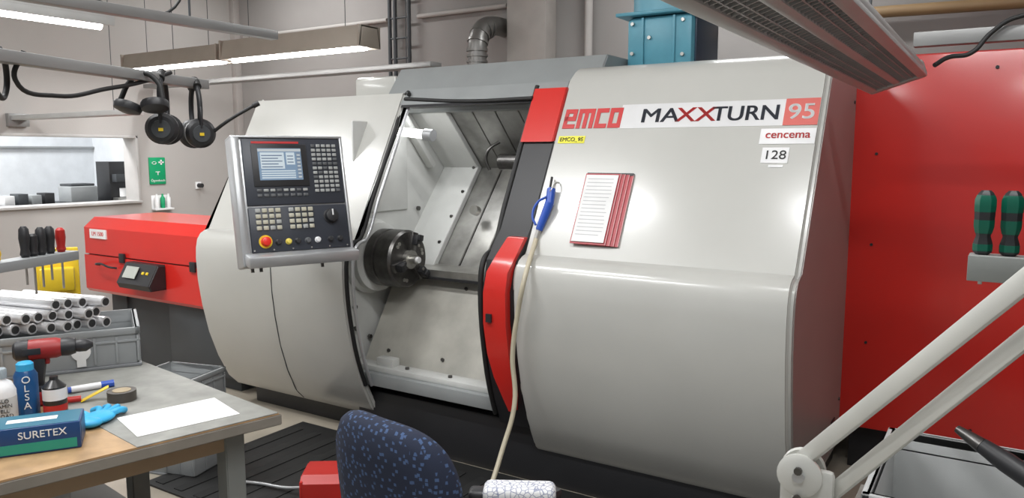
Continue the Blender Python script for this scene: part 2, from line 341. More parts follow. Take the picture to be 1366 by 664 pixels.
# ------------------------------------------------------------------ document sleeves on the door
d=G('document_sleeves')
for i in range(4):
    x=i*.019
    LAB('sleeve_red',-1.655+x,-1.475+x+.0,1.235,1.548,M('sleeve_red',(.36,.02,.03),.4),.004+.004*(4-i),.003,d)
    LAB('sleeve_edge',-1.478+x,-1.475+x,1.235,1.548,M('sleeve_pink',(.55,.3,.3),.4),.006+.004*(4-i),.001,d)
LAB('page',-1.648,-1.485,1.243,1.54,paper,.026,.001,d)
for k in range(16):
    z=1.52-k*.0165; LAB('text_line',-1.635,-1.50-.02*random.random(),z,z+.003,M('ink',(.5,.5,.51),.7),.027,.0005,d)
LAB('hanger',-1.655,-1.42,1.545,1.556,blackm,.006,.012,d)
# ------------------------------------------------------------------ air gun + hose
g=G('air_blow_gun')
p=SM(-1.81,1.43,.035).translation; k_=1.3
def V3(x,y,z): return p+Vector((x,y,z))*k_
CY('nozzle',V3(-.01,.01,.01),V3(-.02,.05,.07),.006,blackm,g); CY('head',V3(.0,-.005,-.03),V3(-.005,.02,.03),.021,blue,g,bev=.003)
CY('grip',V3(.005,-.01,-.02),V3(-.02,-.045,-.12),.022,blue,g,r2=.017,bev=.003)
TB('trigger',[V3(-.01,-.01,0),V3(-.04,-.02,-.02),V3(-.05,-.04,-.07),V3(-.03,-.05,-.10)],.006,blue,g)
CY('coupling',V3(-.02,-.045,-.12),V3(-.025,-.055,-.15),.012,steel,g)
h0=V3(-.025,-.055,-.15)
TB('hook',[V3(0,0,.02),V3(.01,.03,.05),V3(.01,.05,.05)],.004,steel,g)
TB('air_hose',[h0,(-1.80,-.05,1.08),(-1.835,-.05,.92),(-1.865,-.045,.72),(-1.85,-.05,.50),(-1.86,-.14,.30),(-1.84,-.3,.14),(-1.78,-.6,.03),(-1.5,-.9,.015)],.0115,hosec,g)
# ------------------------------------------------------------------ control panel
PX=Vector((.398,.917,0)); PZ=Vector((-.204,.0886,.975)).normalized(); PY=PZ.cross(PX)
mw=Matrix(((PX.x,PY.x,PZ.x,-2.9125),(PX.y,PY.y,PZ.y,-.374),(PX.z,PY.z,PZ.z,1.423),(0,0,0,1)))
c=G('machine_control_panel',mat=mw)
bez=M('panel_anthracite',(.035,.04,.052),.4); key=M('key_light',(.36,.37,.36),.5); keyd=M('key_dark',(.10,.105,.11),.5)
BX('housing',(-.255,.0,-.31),(.265,.09,.315),alu,c,.012)
BX('bezel_upper',(-.235,-.012,-.02),(.25,.0,.305),bez,c,.004); BX('bezel_lower',(-.235,-.014,-.245),(.25,.0,-.028),bez,c,.004)
BX('frame_left',(-.285,-.02,-.31),(-.245,.09,.315),alu,c,.01); BX('frame_right',(.252,-.015,-.31),(.268,.09,.315),alu,c,.005); BX('frame_top',(-.285,-.015,.307),(.268,.09,.32),alu,c,.005)
B('tray_lip',(-.005,-.045,-.285),(.54,.09,.055),alu,c,(math.radians(18),0,0),.01)
BX('screen_surround',(-.195,-.017,.07),(.075,-.012,.275),blackm,c,.004)
BX('screen',(-.165,-.019,.10),(.045,-.017,.255),M('screen_blue',(.05,.06,.08),.2,emit=(.20,.30,.42),es=.8,var=.02),c,0)
BX('screen_header',(-.165,-.0195,.24),(.045,-.0188,.252),M('screen_header',(.1,.1,.1),.3,emit=(.50,.55,.57),es=.8),c,0)
BX('screen_window',(-.155,-.0195,.155),(-.04,-.0188,.235),M('screen_pale',(.1,.1,.1),.3,emit=(.60,.70,.76),es=.8),c,0)
for i in range(5): BX('screen_row',(-.15,-.0200,.162+i*.014),(-.05-.02*(i%2),-.0195,.166+i*.014),M('screen_ink',(.05,.1,.2),.4),c,0)
BX('screen_window_b',(-.03,-.0195,.175),(.012,-.0188,.235),MC['screen_pale'],c,0)
for i in range(3): BX('screen_row_b',(-.025,-.0200,.185+i*.015),(.005,-.0195,.189+i*.015),MC['screen_ink'],c,0)
BX('screen_key_column',(.02,-.0195,.105),(.042,-.0188,.235),M('screen_mid',(.1,.1,.1),.3,emit=(.10,.17,.27),es=.8),c,0)
for i in range(7): BX('screen_side_key',(.023,-.0200,.11+i*.018),(.039,-.0195,.118+i*.018),MC['screen_header'],c,0)
for i in range(4): BX('screen_table_row',(-.155,-.0195,.108+i*.011),(.01,-.0188,.114+i*.011),MC['screen_pale'],c,0)
BX('brand_strip',(-.19,-.014,.280),(.04,-.012,.290),maroon,c,0)
for i in range(8): BX('softkey',(-.185+i*.032,-.017,.045),(-.162+i*.032,-.012,.058),key if i%3 else keyd,c,.002)
for i in range(8): BX('function_key',(-.185+i*.032,-.017,.020),(-.162+i*.032,-.012,.034),keyd,c,.002)
for r in range(11):
    for q in range(5):
        BX('key',(.10+q*.027,-.018,.262-r*.0225),(.12+q*.027,-.012,.277-r*.0225),key if (r+q)%7 and r!=4 else keyd,c,.002)
for r in range(4):
    for q in range(9):
        if q==4: continue
        BX('operator_key',(-.205+q*.032,-.022,-.056-r*.028),(-.181+q*.032,-.014,-.036-r*.028),M('key_cream',(.46,.44,.35),.5) if (q+r)%5 else key,c,.003)
def knob(x,z,r,m,h=.03,par=c): 
    LATHE('knob',[(r*1.15,0),(r*1.15,.004),(r,.005),(r*.92,h),(r*.7,h+.002)],(x,-.014,z),(0,-1,0),m,par,20)
knob(.165,-.085,.033,blackm,.03); BX('knob_pointer',(.162,-.050,-.085),(.168,-.045,-.055),white,c,0)
knob(-.17,-.195,.022,M('estop_red',(.75,.03,.02),.3),.028)
LATHE('estop_collar',[(.032,0),(.032,.004)],(-.17,-.0145,-.195),(0,-1,0),yellow,c,20)
for x,m in ((-.11,blackm),(-.06,M('btn_yellow',(.75,.6,.1),.4)),(-.015,blackm),(.035,keyd),(.085,white),(.15,blackm),(.2,blackm)): knob(x,-.20,.013,m,.016)
for i in range(6): CY('bezel_screw',(-.225+.092*i,-.014,-.235),(-.225+.092*i,-.016,-.235),.004,steel,c,seg=8)
for x in (-.24,-.20,.1): CY('underside_stud',(x,.0,-.30),(x,.0,-.335),.008,dsteel,c,seg=10)
BX('arm_plate',(-.1,.09,-.05),(.1,.12,.2),alu,c,.005)
inv=mw.inverted()
TB('support_arm',[(0,.11,.0),(0,.22,.0),tuple(inv@Vector((-3.35,.2,1.38)))],.03,alu,c)
# ------------------------------------------------------------------ bar feeder
f=G('bar_feeder')
PRISM('cabinet_lower',[(.32,.575),(.30,.60),(.30,.865),(1.0,.865),(1.0,.575)],-6.08,-4.32,red,f,.008)
PRISM('lid',[(.31,.875),(.31,1.08),(.40,1.155),(.95,1.155),(1.0,1.09),(1.0,.875)],-6.08,-4.32,red,f,.008)
BX('lid_gap',(-6.06,.33,.862),(-4.34,.98,.878),blackm,f,0)
BX('stand',(-5.75,.42,0),(-4.4,.95,.575),darkg,f); BX('stand_skirt',(-5.1,.36,.1),(-4.36,.42,.57),darkg,f); BX('plinth',(-5.9,.4,0),(-5.7,.95,.575),darkg,f)
BX('rating_plate',(-5.98,.300,1.00),(-5.76,.311,1.07),white,f,0); TXT('rating_text','LM 1500',.045,Matrix(((1,0,0,-5.87),(0,0,-1,.299),(0,1,0,1.035),(0,0,0,1))),maroon,f)
PRISM('console',[(.18,.68),(.16,.72),(.24,.86),(.30,.86),(.30,.68)],-5.42,-5.02,blackm,f,.008)
B('console_screen',(-5.28,.192,.80),(.15,.004,.09),M('console_glass',(.4,.42,.38),.4),f,(math.radians(-30),0,0),0)
for x in (-5.15,-5.10): B('console_button',(x,.205,.80),(.025,.01,.02),yellow,f,(math.radians(-30),0,0),.002)
TB('crank_handle',[(-5.85,.29,.80),(-5.83,.25,.81),(-5.74,.24,.82),(-5.64,.25,.80),(-5.62,.29,.79)],.008,blackm,f)
for x in (-5.55,-4.7): B('latch',(x,.295,.87),(.06,.02,.07),blackm,f)
# ------------------------------------------------------------------ mist filter
s=G('mist_filter')
BX('plinth',(-1.82,1.26,2.10),(-1.43,1.50,2.12),darkg,s)
BX('body',(-1.82,1.07,2.102),(-1.44,1.52,2.40),filterblue,s,.03); BX('side_panel',(-1.442,1.11,2.12),(-1.43,1.48,2.39),filterdk,s)
BX('flange',(-1.87,1.03,2.40),(-1.40,1.56,2.42),filterblue,s,.005)
LATHE('motor_housing',[(.215,0),(.215,.22),(.19,.25),(.17,.42)],(-1.64,1.29,2.42),(0,0,1),M('filter_blue_pale',(.16,.40,.50),.4),s,12)
for x in (-1.72,-1.54): BX('corner_rib',(x-.007,1.058,2.13),(x+.007,1.075,2.39),filterblue,s)
for x,z in ((-1.78,2.36),(-1.68,2.28),(-1.49,2.36),(-1.49,2.18),(-1.78,2.2)): CY('clamp_bolt',(x,1.075,z),(x,1.055,z),.010,steel,s,seg=10)
# ------------------------------------------------------------------ floor mat, pedal
s=G('rubber_floor_mat'); BX('mat',(-3.55,-.85,0),(.2,.2,.012),black,s,.004)
for i in range(24): BX('ridge',(-3.5+i*.15,-.82,.012),(-3.44+i*.15,.1,.016),black,s,0)
s=G('foot_pedal',(-2.58,-.51,.016),math.radians(35))
PRISM('hood',[(-.10,.0),(-.10,.13),(-.06,.16),(.10,.16),(.13,.12),(.13,0),(.11,0),(.11,.10),(-.08,.11),(-.08,0)],-.13,.13,redp,s,.008)
BX('side_a',(-.13,-.10,0),(-.115,.13,.14),redp,s); BX('side_b',(.115,-.10,0),(.13,.13,.14),redp,s); BX('base',(-.14,-.14,0),(.14,.15,.02),blackm,s); B('treadle',(0,-.04,.05),(.2,.18,.015),blackm,s,(math.radians(12),0,0))
TB('cable',[(-.13,.05,.05),(-.25,.12,.02),(-.4,.2,.01),(-.6,.25,.01)],.008,alu,s)
# ------------------------------------------------------------------ crates
def crate(name,origin,ang,Lx,Wy,H,mat=crateg,inner=crated):
    s=G(name,origin,ang); t=.012
    BX('bottom',(0,0,0),(Lx,Wy,t),inner,s)
    BX('side_a',(.008,.008,t),(Lx-.008,.008+t,H),mat,s); BX('side_b',(.008,Wy-.008-t,t),(Lx-.008,Wy-.008,H),mat,s)
    BX('end_a',(.008,.008,t),(.008+t,Wy-.008,H),mat,s); BX('end_b',(Lx-.008-t,.008,t),(Lx-.008,Wy-.008,H),mat,s)
    for y0,y1 in ((0,.02),(Wy-.02,Wy)):
        BX('rim',(0,y0,H-.025),(Lx,y1,H),mat,s); BX('mid_rib',(.003,y0+.002 if y0==0 else y0,H-.055),(Lx-.003,y1 if y0==0 else y1-.002,H-.045),mat,s)
    for x0,x1 in ((0,.02),(Lx-.02,Lx)): BX('rim',(x0,0,H-.025),(x1,Wy,H),mat,s); BX('mid_rib',(x0+.001,.003,H-.055),(x1-.001,Wy-.003,H-.045),mat,s)
    n=int(Lx/.075)
    for i in range(n+1):
        x=.01+i*(Lx-.02)/n
        if i in (0,1,2,n-2,n-1,n) :
            for y in (.004,Wy-.008): BX('rib',(x-.004,y-.002,.02),(x+.004,y+.006,H-.03),mat,s,.001)
    m=int(Wy/.075)
    for i in range(m+1):
        y=.01+i*(Wy-.02)/m
        for x in (.002,Lx-.008): BX('rib',(x,y-.004,.02),(x+.006,y+.004,H-.03),mat,s,.001)
    return s
TZ=.85
a=math.atan2(.866,.5)
cr=crate('storage_crate',(-2.723-.5*.6,-1.33-.866*.6,TZ),a,.6,.4,.15)
LATHE('round_sticker',[(.032,0),(.032,.001)],(.40,-.001,.075),(0,-1,0),paper,cr,24)
BX('sticker_tail',(.385,-.0015,.02),(.415,-.0005,.05),paper,cr,0)
s=G('steel_tubes')
ax=Vector((-.98,-.2,0)).normalized(); ff=Vector((-.5,-.866,0))
inn=M('tube_bore_dark',(.03,.03,.03),.6)
def pipe(p,ln,r):
    e=p+ax*ln; CY('tube',p,e,r,chrome,s,seg=20); CY('tube_bore',p-ax*.0005,p-ax*.0015,r*.70,inn,s,seg=20)
for row,(n,s0,z) in enumerate(((8,.03,1.022),(7,.055,1.062),(4,.04,1.101))):
    for i in range(n):
        pipe(Vector((-2.76,-1.37,z))+ff*(s0+i*.049)+ax*(random.random()*.05+.01*row),.42,.0205)
crate('storage_crate',(-3.72,-.78,0),math.radians(15),.36,.28,.27)
crate('storage_crate',(-3.72,-.78,.272),math.radians(15),.36,.28,.25)
# ------------------------------------------------------------------ workbench
e1=Vector((-.25,-.968,0)); e2=Vector((-.99,.14,0)); K=Vector((-1.853,-1.42,0))
def TP(u,v,z): return K+e1*u+e2*v+Vector((0,0,z))
def pslab(name,u0,u1,v0,v1,z0,z1,mat,par):
    bm=bmesh.new(); a=[bm.verts.new(TP(u,v,z0)) for u,v in((u0,v0),(u1,v0),(u1,v1),(u0,v1))]; b=[bm.verts.new(TP(u,v,z1)) for u,v in((u0,v0),(u1,v0),(u1,v1),(u0,v1))]
    for i in range(4): bm.faces.new((a[i],a[(i+1)%4],b[(i+1)%4],b[i]))
    bm.faces.new(a[::-1]); bm.faces.new(b); bmesh.ops.recalc_face_normals(bm,faces=bm.faces)
    bmesh.ops.bevel(bm,geom=bm.edges[:],offset=min(.003,(z1-z0)*.3),segments=2,affect='EDGES')
    me=D.meshes.new(name); bm.to_mesh(me); bm.free(); return fin(me,name,mat,par)
t=G('workbench')
pslab('top',0,1.35,0,1.6,TZ-.035,TZ-.003,wood,t); pslab('grey_mat',0.004,.42,.004,1.58,TZ-.003,TZ,matg,t); pslab('edge_strip',-.002,1.35,-.006,0,TZ-.038,TZ-.004,M('edge_grey',(.22,.20,.17),.5,var=.2),t)
pslab('top_right',.42,1.34,.004,1.58,TZ-.003,TZ-.001,wood,t)
for u,v in ((.08,.07),(1.2,.07),(.08,1.45),(1.2,1.45),(.08,.75)):
    pslab('leg',u,u+.06,v,v+.06,0,TZ-.035,legg,t)
pslab('apron',.10,1.25,.08,.10,TZ-.11,TZ-.035,M('apron_wood',(.33,.24,.15),.5),t); pslab('apron_side',.08,.10,.1,1.45,TZ-.11,TZ-.035,legg,t)
pslab('lower_shelf',.1,1.2,.3,1.4,.30,.33,legg,t); pslab('drawer_box',.55,1.15,.12,.7,.35,TZ-.04,crateg,t)
# ------- items on bench
s=G('paper_sheet',(-2.09,-1.61,TZ),math.atan2(.96,.28)); B('sheet',(0,0,.001),(.297,.21,.0012),paper,s,None,0)
for i in range(6): B('line',(-.02,-.08+.03*i,.0018),(.22,.0012,.0003),MC['ink'],s,None,0)
for i in range(5): B('col',(-.11+.05*i,0,.0018),(.0012,.16,.0003),MC['ink'],s,None,0)
s=G('tape_roll',(-2.391,-1.61,TZ)); 
LATHE('roll',[(.028,0),(.044,0),(.044,.032),(.028,.032),(.028,0.001)],(0,0,0),(0,0,1),M('tape_brown',(.07,.06,.05),.4),s,32); LATHE('core',[(.026,0.001),(.028,.001),(.028,.0335),(.026,.0335)],(0,0,0),(0,0,1),M('card',(.35,.28,.18),.7),s,32)
s=G('marker_pen',(-2.58,-1.606,TZ+.012),math.radians(70)); CY('barrel',(-.06,0,0),(.03,0,0),.011,white,s); CY('cap',(.03,0,0),(.07,0,0),.012,blue,s); CY('tail',(-.07,0,0),(-.06,0,0),.010,blue,s)
s=G('rubber_glove',(-2.25,-1.77,TZ),math.radians(120))
SPH('palm',(0,0,.014),(.055,.045,.015),cyan,s)
for i,(an,ln) in enumerate(((-35,.06),(-12,.075),(8,.075),(28,.06),(80,.05))):
    q=math.radians(an); TB('finger',[(.03*math.cos(q),.03*math.sin(q),.014),((.03+ln*.6)*math.cos(q),(.03+ln*.6)*math.sin(q),.02),((.03+ln)*math.cos(q+.2),(.03+ln)*math.sin(q+.2),.010)],.010,cyan,s)
SPH('cuff',(-.05,0,.016),(.03,.04,.015),cyan,s)
s=G('glove_box',(-2.205,-1.975,TZ),math.atan2(.83,.55))
B('carton',(0,0,.0375),(.24,.12,.075),M('carton_navy',(.01,.05,.16),.4),s,None,.003); B('side_print',(.02,-.0605,.018),(.18,.001,.026),M('carton_green',(.02,.28,.2),.4),s,None,0); B('top_print',(0,0,.0755),(.23,.11,.001),M('carton_teal',(.015,.13,.2),.4),s,None,0); B('end_print',(.1205,0,.04),(.001,.1,.05),MC['carton_navy'],s,None,0)
B('slot',(0,0,.0765),(.12,.03,.001),white,s,None,.0004)
TXT('carton_text','SURETEX',.028,Matrix(((1,0,0,0.03),(0,0,-1,-.061),(0,1,0,.052),(0,0,0,1))),white,s)
s=G('white_bottle',(-2.476,-1.93,TZ)); LATHE('body',[(.036,0),(.040,.006),(.040,.10),(.030,.125),(.016,.135),(.016,.15)],(0,0,0),(0,0,1),white,s); LATHE('cap',[(.019,.14),(.019,.165),(.017,.168)],(0,0,0),(0,0,1),M('cap_grey',(.3,.35,.38),.4),s)
LATHE('label',[(.0405,.02),(.0405,.085)],(0,0,0),(0,0,1),M('label_offwhite',(.55,.56,.55),.5),s)
for i in range(4): TXT('label_text',('ZALO','TTAMIN','WELL','RELOAD')[i],.015,Matrix(((.42,0,.906,.0415*.906),(.906,0,-.42,-.0415*.42),(0,1,0,.077-.015*i),(0,0,0,1))),black,s)
s=G('spray_can',(-2.505,-1.845,TZ)); LATHE('body',[(.030,0),(.033,.004),(.033,.125),(.025,.14)],(0,0,0),(0,0,1),M('can_blue',(.01,.07,.2),.3),s); LATHE('cap',[(.024,.14),(.024,.16),(.018,.165)],(0,0,0),(0,0,1),cyan,s)
for i in range(4): TXT('label_text','OLSA'[i],.03,Matrix(((.42,0,.906,.0345*.906),(.906,0,-.42,-.0345*.42),(0,1,0,.115-.027*i),(0,0,0,1))),white,s)
s=G('lubricant_bottle',(-2.43,-1.80,TZ)); LATHE('body',[(.030,0),(.033,.005),(.033,.09),(.012,.11),(.012,.12)],(0,0,0),(0,0,1),M('bottle_black',(.02,.02,.02),.3),s); LATHE('label',[(.0335,.015),(.0335,.035)],(0,0,0),(0,0,1),redp,s); LATHE('label_white',[(.0335,.05),(.0335,.085)],(0,0,0),(0,0,1),white,s)
s=G('cordless_drill',(-2.575,-1.78,TZ),math.radians(58))
drr=M('drill_red',(.30,.015,.015),.45)
B('battery',(0,0,.025),(.10,.065,.045),drr,s,None,.008); B('battery_top',(0,0,.055),(.085,.06,.02),blackm,s,None,.006)
B('handle',(.005,0,.105),(.042,.036,.11),blackm,s,(0,math.radians(8),0),.014); B('grip_red',(-.012,0,.105),(.02,.034,.09),drr,s,(0,math.radians(8),0),.008)
LATHE('motor_body',[(.02,0),(.030,.01),(.033,.05),(.033,.11),(.028,.125)],(-.05,0,.18),(1,0,0),drr,s,24); LATHE('motor_rear',[(.022,-.008),(.031,.0),(.034,.02),(.034,.035)],(-.05,0,.18),(1,0,0),blackm,s,24); LATHE('gear_case',[(.029,0),(.03,.02),(.024,.04)],(.075,0,.18),(1,0,0),blackm,s,24); LATHE('chuck',[(.019,0),(.021,.01),(.021,.03),(.008,.05)],(.115,0,.18),(1,0,0),blackm,s,20)
B('trigger',(.033,0,.145),(.015,.018,.03),drr,s,None,.004); B('vent',(-.005,-.033,.18),(.05,.004,.02),blackm,s,None,.001)
s=G('scraper',(-2.46,-1.66,TZ+.012),math.radians(60)); B('blade',(.0,0,0.01),(.09,.03,.003),yellow,s,(0,math.radians(-25),0)); CY('handle',(-.09,0,-.0),(-.04,0,0.0),.010,redp,s)
# ------- tool rack
s=G('screwdriver_rack')
pa=Vector((-2.80,-1.90,1.27)); pb=Vector((-2.96,-1.44,1.27)); dr=(pb-pa).normalized(); rz=math.atan2(dr.y,dr.x)
B('shelf',(pa+pb)/2,((pb-pa).length,.07,.035),crateg,s,(0,0,rz),.004)
B('upright',(pa+Vector((.0,-.05,.105))),(.05,.05,1.05),legg,s,None,.004)
for i,x in enumerate((.06,.12,.24,.275,.31,.35,.40)):
    m,h2=( [yellow,yellow,blackm,blackm,blackm,blackm,redp][i], [.03,.04,.11,.08,.10,.10,.09][i])
    b=pa+dr*(x+.04)
    LATHE('tool_handle',[(.012,0),(.017,.01),(.014,.25*h2),(.018,.6*h2),(.016,.9*h2),(.008,h2)],b+Vector((0,0,.018)),(0,0,1),m,s,14)
    CY('tool_shaft',b+Vector((0,0,-.018)),b+Vector((0,0,-.12+.02*(i%3))),.004,steel,s,seg=10)
s=G('yellow_tool_board')
B('board',(-3.40,-1.27,1.05),(.16,.02,.40),yellow,s,(0,0,math.radians(60)),.005); B('foot',(-3.40,-1.27,.858),(.18,.10,.016),yellow,s,(0,0,math.radians(60)),.003); B('pocket',(-3.37,-1.29,1.12),(.13,.05,.10),yellow,s,(0,0,math.radians(60)),.01)
# ------------------------------------------------------------------ overhead rails and ear defenders
s=G('overhead_rail')
ra=Vector((-1.82,-2.65,1.88)); rb=Vector((-2.289,-1.319,1.88)); rd=(rb-ra).normalized(); rzz=math.atan2(rd.y,rd.x)
B('beam',(ra+rb)/2,((rb-ra).length,.045,.03),railg,s,(0,0,rzz),.003); B('post',(ra.x+.02,ra.y,.94),(.05,.05,1.88),railg,s,None,.004)
s=G('overhead_rail'); B('beam',(-2.93,-1.45,2.2),(.05,2.0,.04),railg,s,None,.003); 
for y in (-2.3,-.9): CY('hanger_rod',(-2.93,y,2.2),(-2.93,y,4.2),.005,darkg,s)
TB('cable',[(-2.93,-2.2,2.23),(-2.93,-1.5,2.27),(-2.93,-1.0,2.225),(-2.93,-.9,2.5),(-2.93,-.9,4.2)],.006,black,s)
s=G('power_cable'); TB('cable',[(-2.05,-2.0,1.90),(-2.06,-2.02,1.83),(-2.10,-1.9,1.80),(-2.13,-1.75,1.83),(-2.18,-1.6,1.865),(-2.20,-1.5,1.90)],.006,black,s)
TB('coil',[(-2.04,-2.06,1.90),(-2.08,-2.03,1.86),(-2.09,-2.03,1.80),(-2.04,-2.07,1.79),(-2.0,-2.1,1.84),(-2.02,-2.08,1.89)],.007,black,s)
def muff(loc,rz,mic=False):
    s=G('ear_defenders',loc,rz,sc=.95)
    TB('headband',[(-.062,0,-.115),(-.07,0,-.06),(-.05,0,.0),(0,0,.03),(.05,0,.0),(.07,0,-.06),(.062,0,-.115)],.009,blackm,s)
    TB('headband_pad',[(-.045,0,.012),(0,0,.036),(.045,0,.012)],.014,black,s)
    for sg in (-1,1):
        LATHE('cup',[(.030,0),(.044,.004),(.051,.015),(.050,.03),(.040,.042),(.015,.047)],(sg*.035,0,-.145),(sg,0,-.05),blackm,s,28)
        LATHE('cup_disc',[(.030,0),(.028,.004)],(sg*.078,0,-.148),(sg,0,-.05),darkg,s,24)
        LATHE('cushion',[(.025,0),(.040,.002),(.046,.010),(.036,.018)],(sg*.036,0,-.145),(-sg,0,.05),black,s,28)
        TB('yoke',[(sg*.078,-.0,-.13),(sg*.080,0,-.08),(sg*.07,0,-.05)],.006,blackm,s)
    B('badge',(.084,0,-.15),(.002,.014,.010),yellow,s,None,0)
    if mic: TB('mic_boom',[(.06,.03,-.15),(.09,.09,-.10),(.10,.17,-.05)],.006,black,s); CY('mic',(.10,.17,-.05),(.103,.19,-.04),.009,black,s)
muff(ra+rd*1.20+Vector((0,0,-.015)),math.radians(-42)); muff(ra+rd*1.36+Vector((0,0,-.025)),math.radians(-24),True)
s=G('ear_defenders',ra+rd*1.09+Vector((0,0,-.045)),math.radians(30),sc=.85)
LATHE('cup',[(.030,0),(.044,.004),(.048,.015),(.044,.03),(.02,.038)],(-.03,-.01,-.04),(-.2,-.3,-1),blackm,s,24)
LATHE('cup',[(.030,0),(.044,.004),(.048,.015),(.044,.03),(.02,.038)],(.06,-.01,-.035),(.2,-.3,-1),blackm,s,24)
TB('headband',[(-.06,-.01,-.03),(-.03,0,.03),(.02,.0,.06),(.07,0,.03),(.09,-.01,-.03)],.009,black,s)
# ------------------------------------------------------------------ luminaires
def lum(name,x0,x1,y0,y1,z,h,hm,power,lit=True,along='X'):
    s=G(name)
    if along=='X':
        w=(y1-y0); ym=(y0+y1)/2
        PRISM('housing',[(y0,z),(y0+.03,z+h),(y1-.03,z+h),(y1,z),(y1-.01,z),(y1-.035,z+h-.012),(y0+.035,z+h-.012),(y0+.01,z)],x0,x1,hm,s)
        CY('tube',(x0+.04,ym,z+.008),(x1-.04,ym,z+.008),.028,tube if lit else white,s)
        for x in (x0+.25,x1-.25): CY('hanger',(x,ym,z+h),(x,ym,4.2),.003,darkg,s)
        for x in (x0,x1-.02): BX('end_cap',(x,y0,z),(x+.02,y1,z+h),hm,s)
        if power: AREA('light',((x0+x1)/2,ym,z-.025),x1-x0-.1,w*.7,power,s)
    else:
        xm=(x0+x1)/2
        BX('housing',(x0,y0,z+.03),(x1,y1,z+h),hm,s,.008); CY('tube',(xm,y0+.04,z+.008),(xm,y1-.04,z+.008),.028,tube,s)
        BX('side_a',(x0,y0,z),(x0+.01,y1,z+.05),hm,s); BX('side_b',(x1-.01,y0,z),(x1,y1,z+.05),hm,s)
        for y in (y0+.25,y1-.25): CY('hanger',(xm,y,z+h),(xm,y,4.2),.003,darkg,s)
        if power: AREA('light',(xm,(y0+y1)/2,z-.025),(x1-x0)*.7,y1-y0-.1,power,s)
    return s
lum('fluorescent_lamp',-7.2,-5.78,1.38,1.62,2.45,.14,lampb,22)
lum('fluorescent_lamp',-5.74,-4.12,1.38,1.62,2.45,.16,lampb,20)
lum('fluorescent_lamp',-5.0,-4.8,-1.7,-.1,2.45,.08,lampg,18,along='Y')
for (x,y,e) in ((-6,-1.2,56),(-3.2,-1.6,54),(-.6,-1.6,46),(-3,-3.0,52),(0,-3.1,44)):
    lum('fluorescent_lamp',x-.75,x+.75,y-.12,y+.12,3.7,.1,lampg,e)
lum('fluorescent_lamp',1.0,2.5,-2.0,-1.76,3.7,.1,lampg,26)
lum('fluorescent_lamp',-2.5,-1.0,2.2,2.44,3.7,.1,lampg,34)
lum('fluorescent_lamp',-7.0,-5.5,2.2,2.44,3.7,.1,lampg,32)
s=G('adjacent_room_fill'); BX('panel',(-10,-1,4.1),(-9,1,4.18),lampg,s); AREA('light',(-9.5,0,4.08),1,2,300,s)  # unseen panel and light, added to brighten the room behind the window
s=G('cable_tray'); BX('tray',(-7.75,1.95,2.34),(-3.90,2.10,2.38),railg,s); 
for x in (-7.3,-4.2): CY('rod',(x,2.02,2.38),(x,2.02,4.2),.004,darkg,s)
s=G('cable_tray'); BX('tray',(-7.75,.62,1.96),(-5.9,.76,2.0),lampg,s)
BX('wall_bracket',(-7.8,.6,1.9),(-7.74,.78,2.02),railg,s); CY('rod',(-6.2,.69,2.0),(-6.2,.69,4.2),.003,darkg,s)
s=G('work_lamp'); ro=math.radians(-18)
Rl=Matrix.Translation((-.34,-1.2,1.905))@Euler((0,ro,0)).to_matrix().to_4x4()
def LB(n,lo,hi,m,bev=.004):
    o=BX(n,lo,hi,m,s,bev); o.data.transform(Rl); return o
wlg=M('work_lamp_grey',(.44,.44,.435),.35,.2)
LB('housing',(-.095,-1.35,.006),(.095,1.33,.045),wlg,.012)
LB('rim_a',(-.095,-1.35,-.012),(-.066,1.33,.01),wlg); LB('rim_b',(.066,-1.35,-.012),(.095,1.33,.01),wlg); LB('rim_mid',(-.012,-1.35,-.010),(.012,1.33,.01),wlg)
LB('end_cap',(-.097,1.29,-.014),(.097,1.34,.048),wlg,.01)
LB('louvre_back',(-.066,-1.34,.0),(.066,1.29,.004),M('louvre_dark',(.09,.09,.09),.4,.3),0)
bl=M('louvre_blade_grey',(.34,.34,.34),.4,.2)
for i in range(90):
    y=-1.32+i*.029; LB('louvre_blade',(-.066,y,-.008),(.066,y+.004,.001),bl,0)
for x in (-.052,-.034,.034,.052): LB('louvre_long',(x-.0015,-1.34,-.008),(x+.0015,1.29,.001),bl,0)
for y in (-1.0,.6): 
    CY('hanger',(-.34,-1.2+y,1.94),(-.34,-1.2+y,4.2),.004,darkg,s)
s=G('overhead_rail'); BX('beam',(-.30,.16,2.03),(1.6,.21,2.08),railg,s)
for x in (.5,1.4): CY('hanger_rod',(x,.185,2.08),(x,.185,4.2),.008,darkg,s)
TB('cable',[(-.22,.05,1.95),(-.18,.10,1.98),(-.12,.12,1.99),(-.06,.14,2.06),(.0,.14,2.10),(.2,.15,2.10)],.008,black,s)
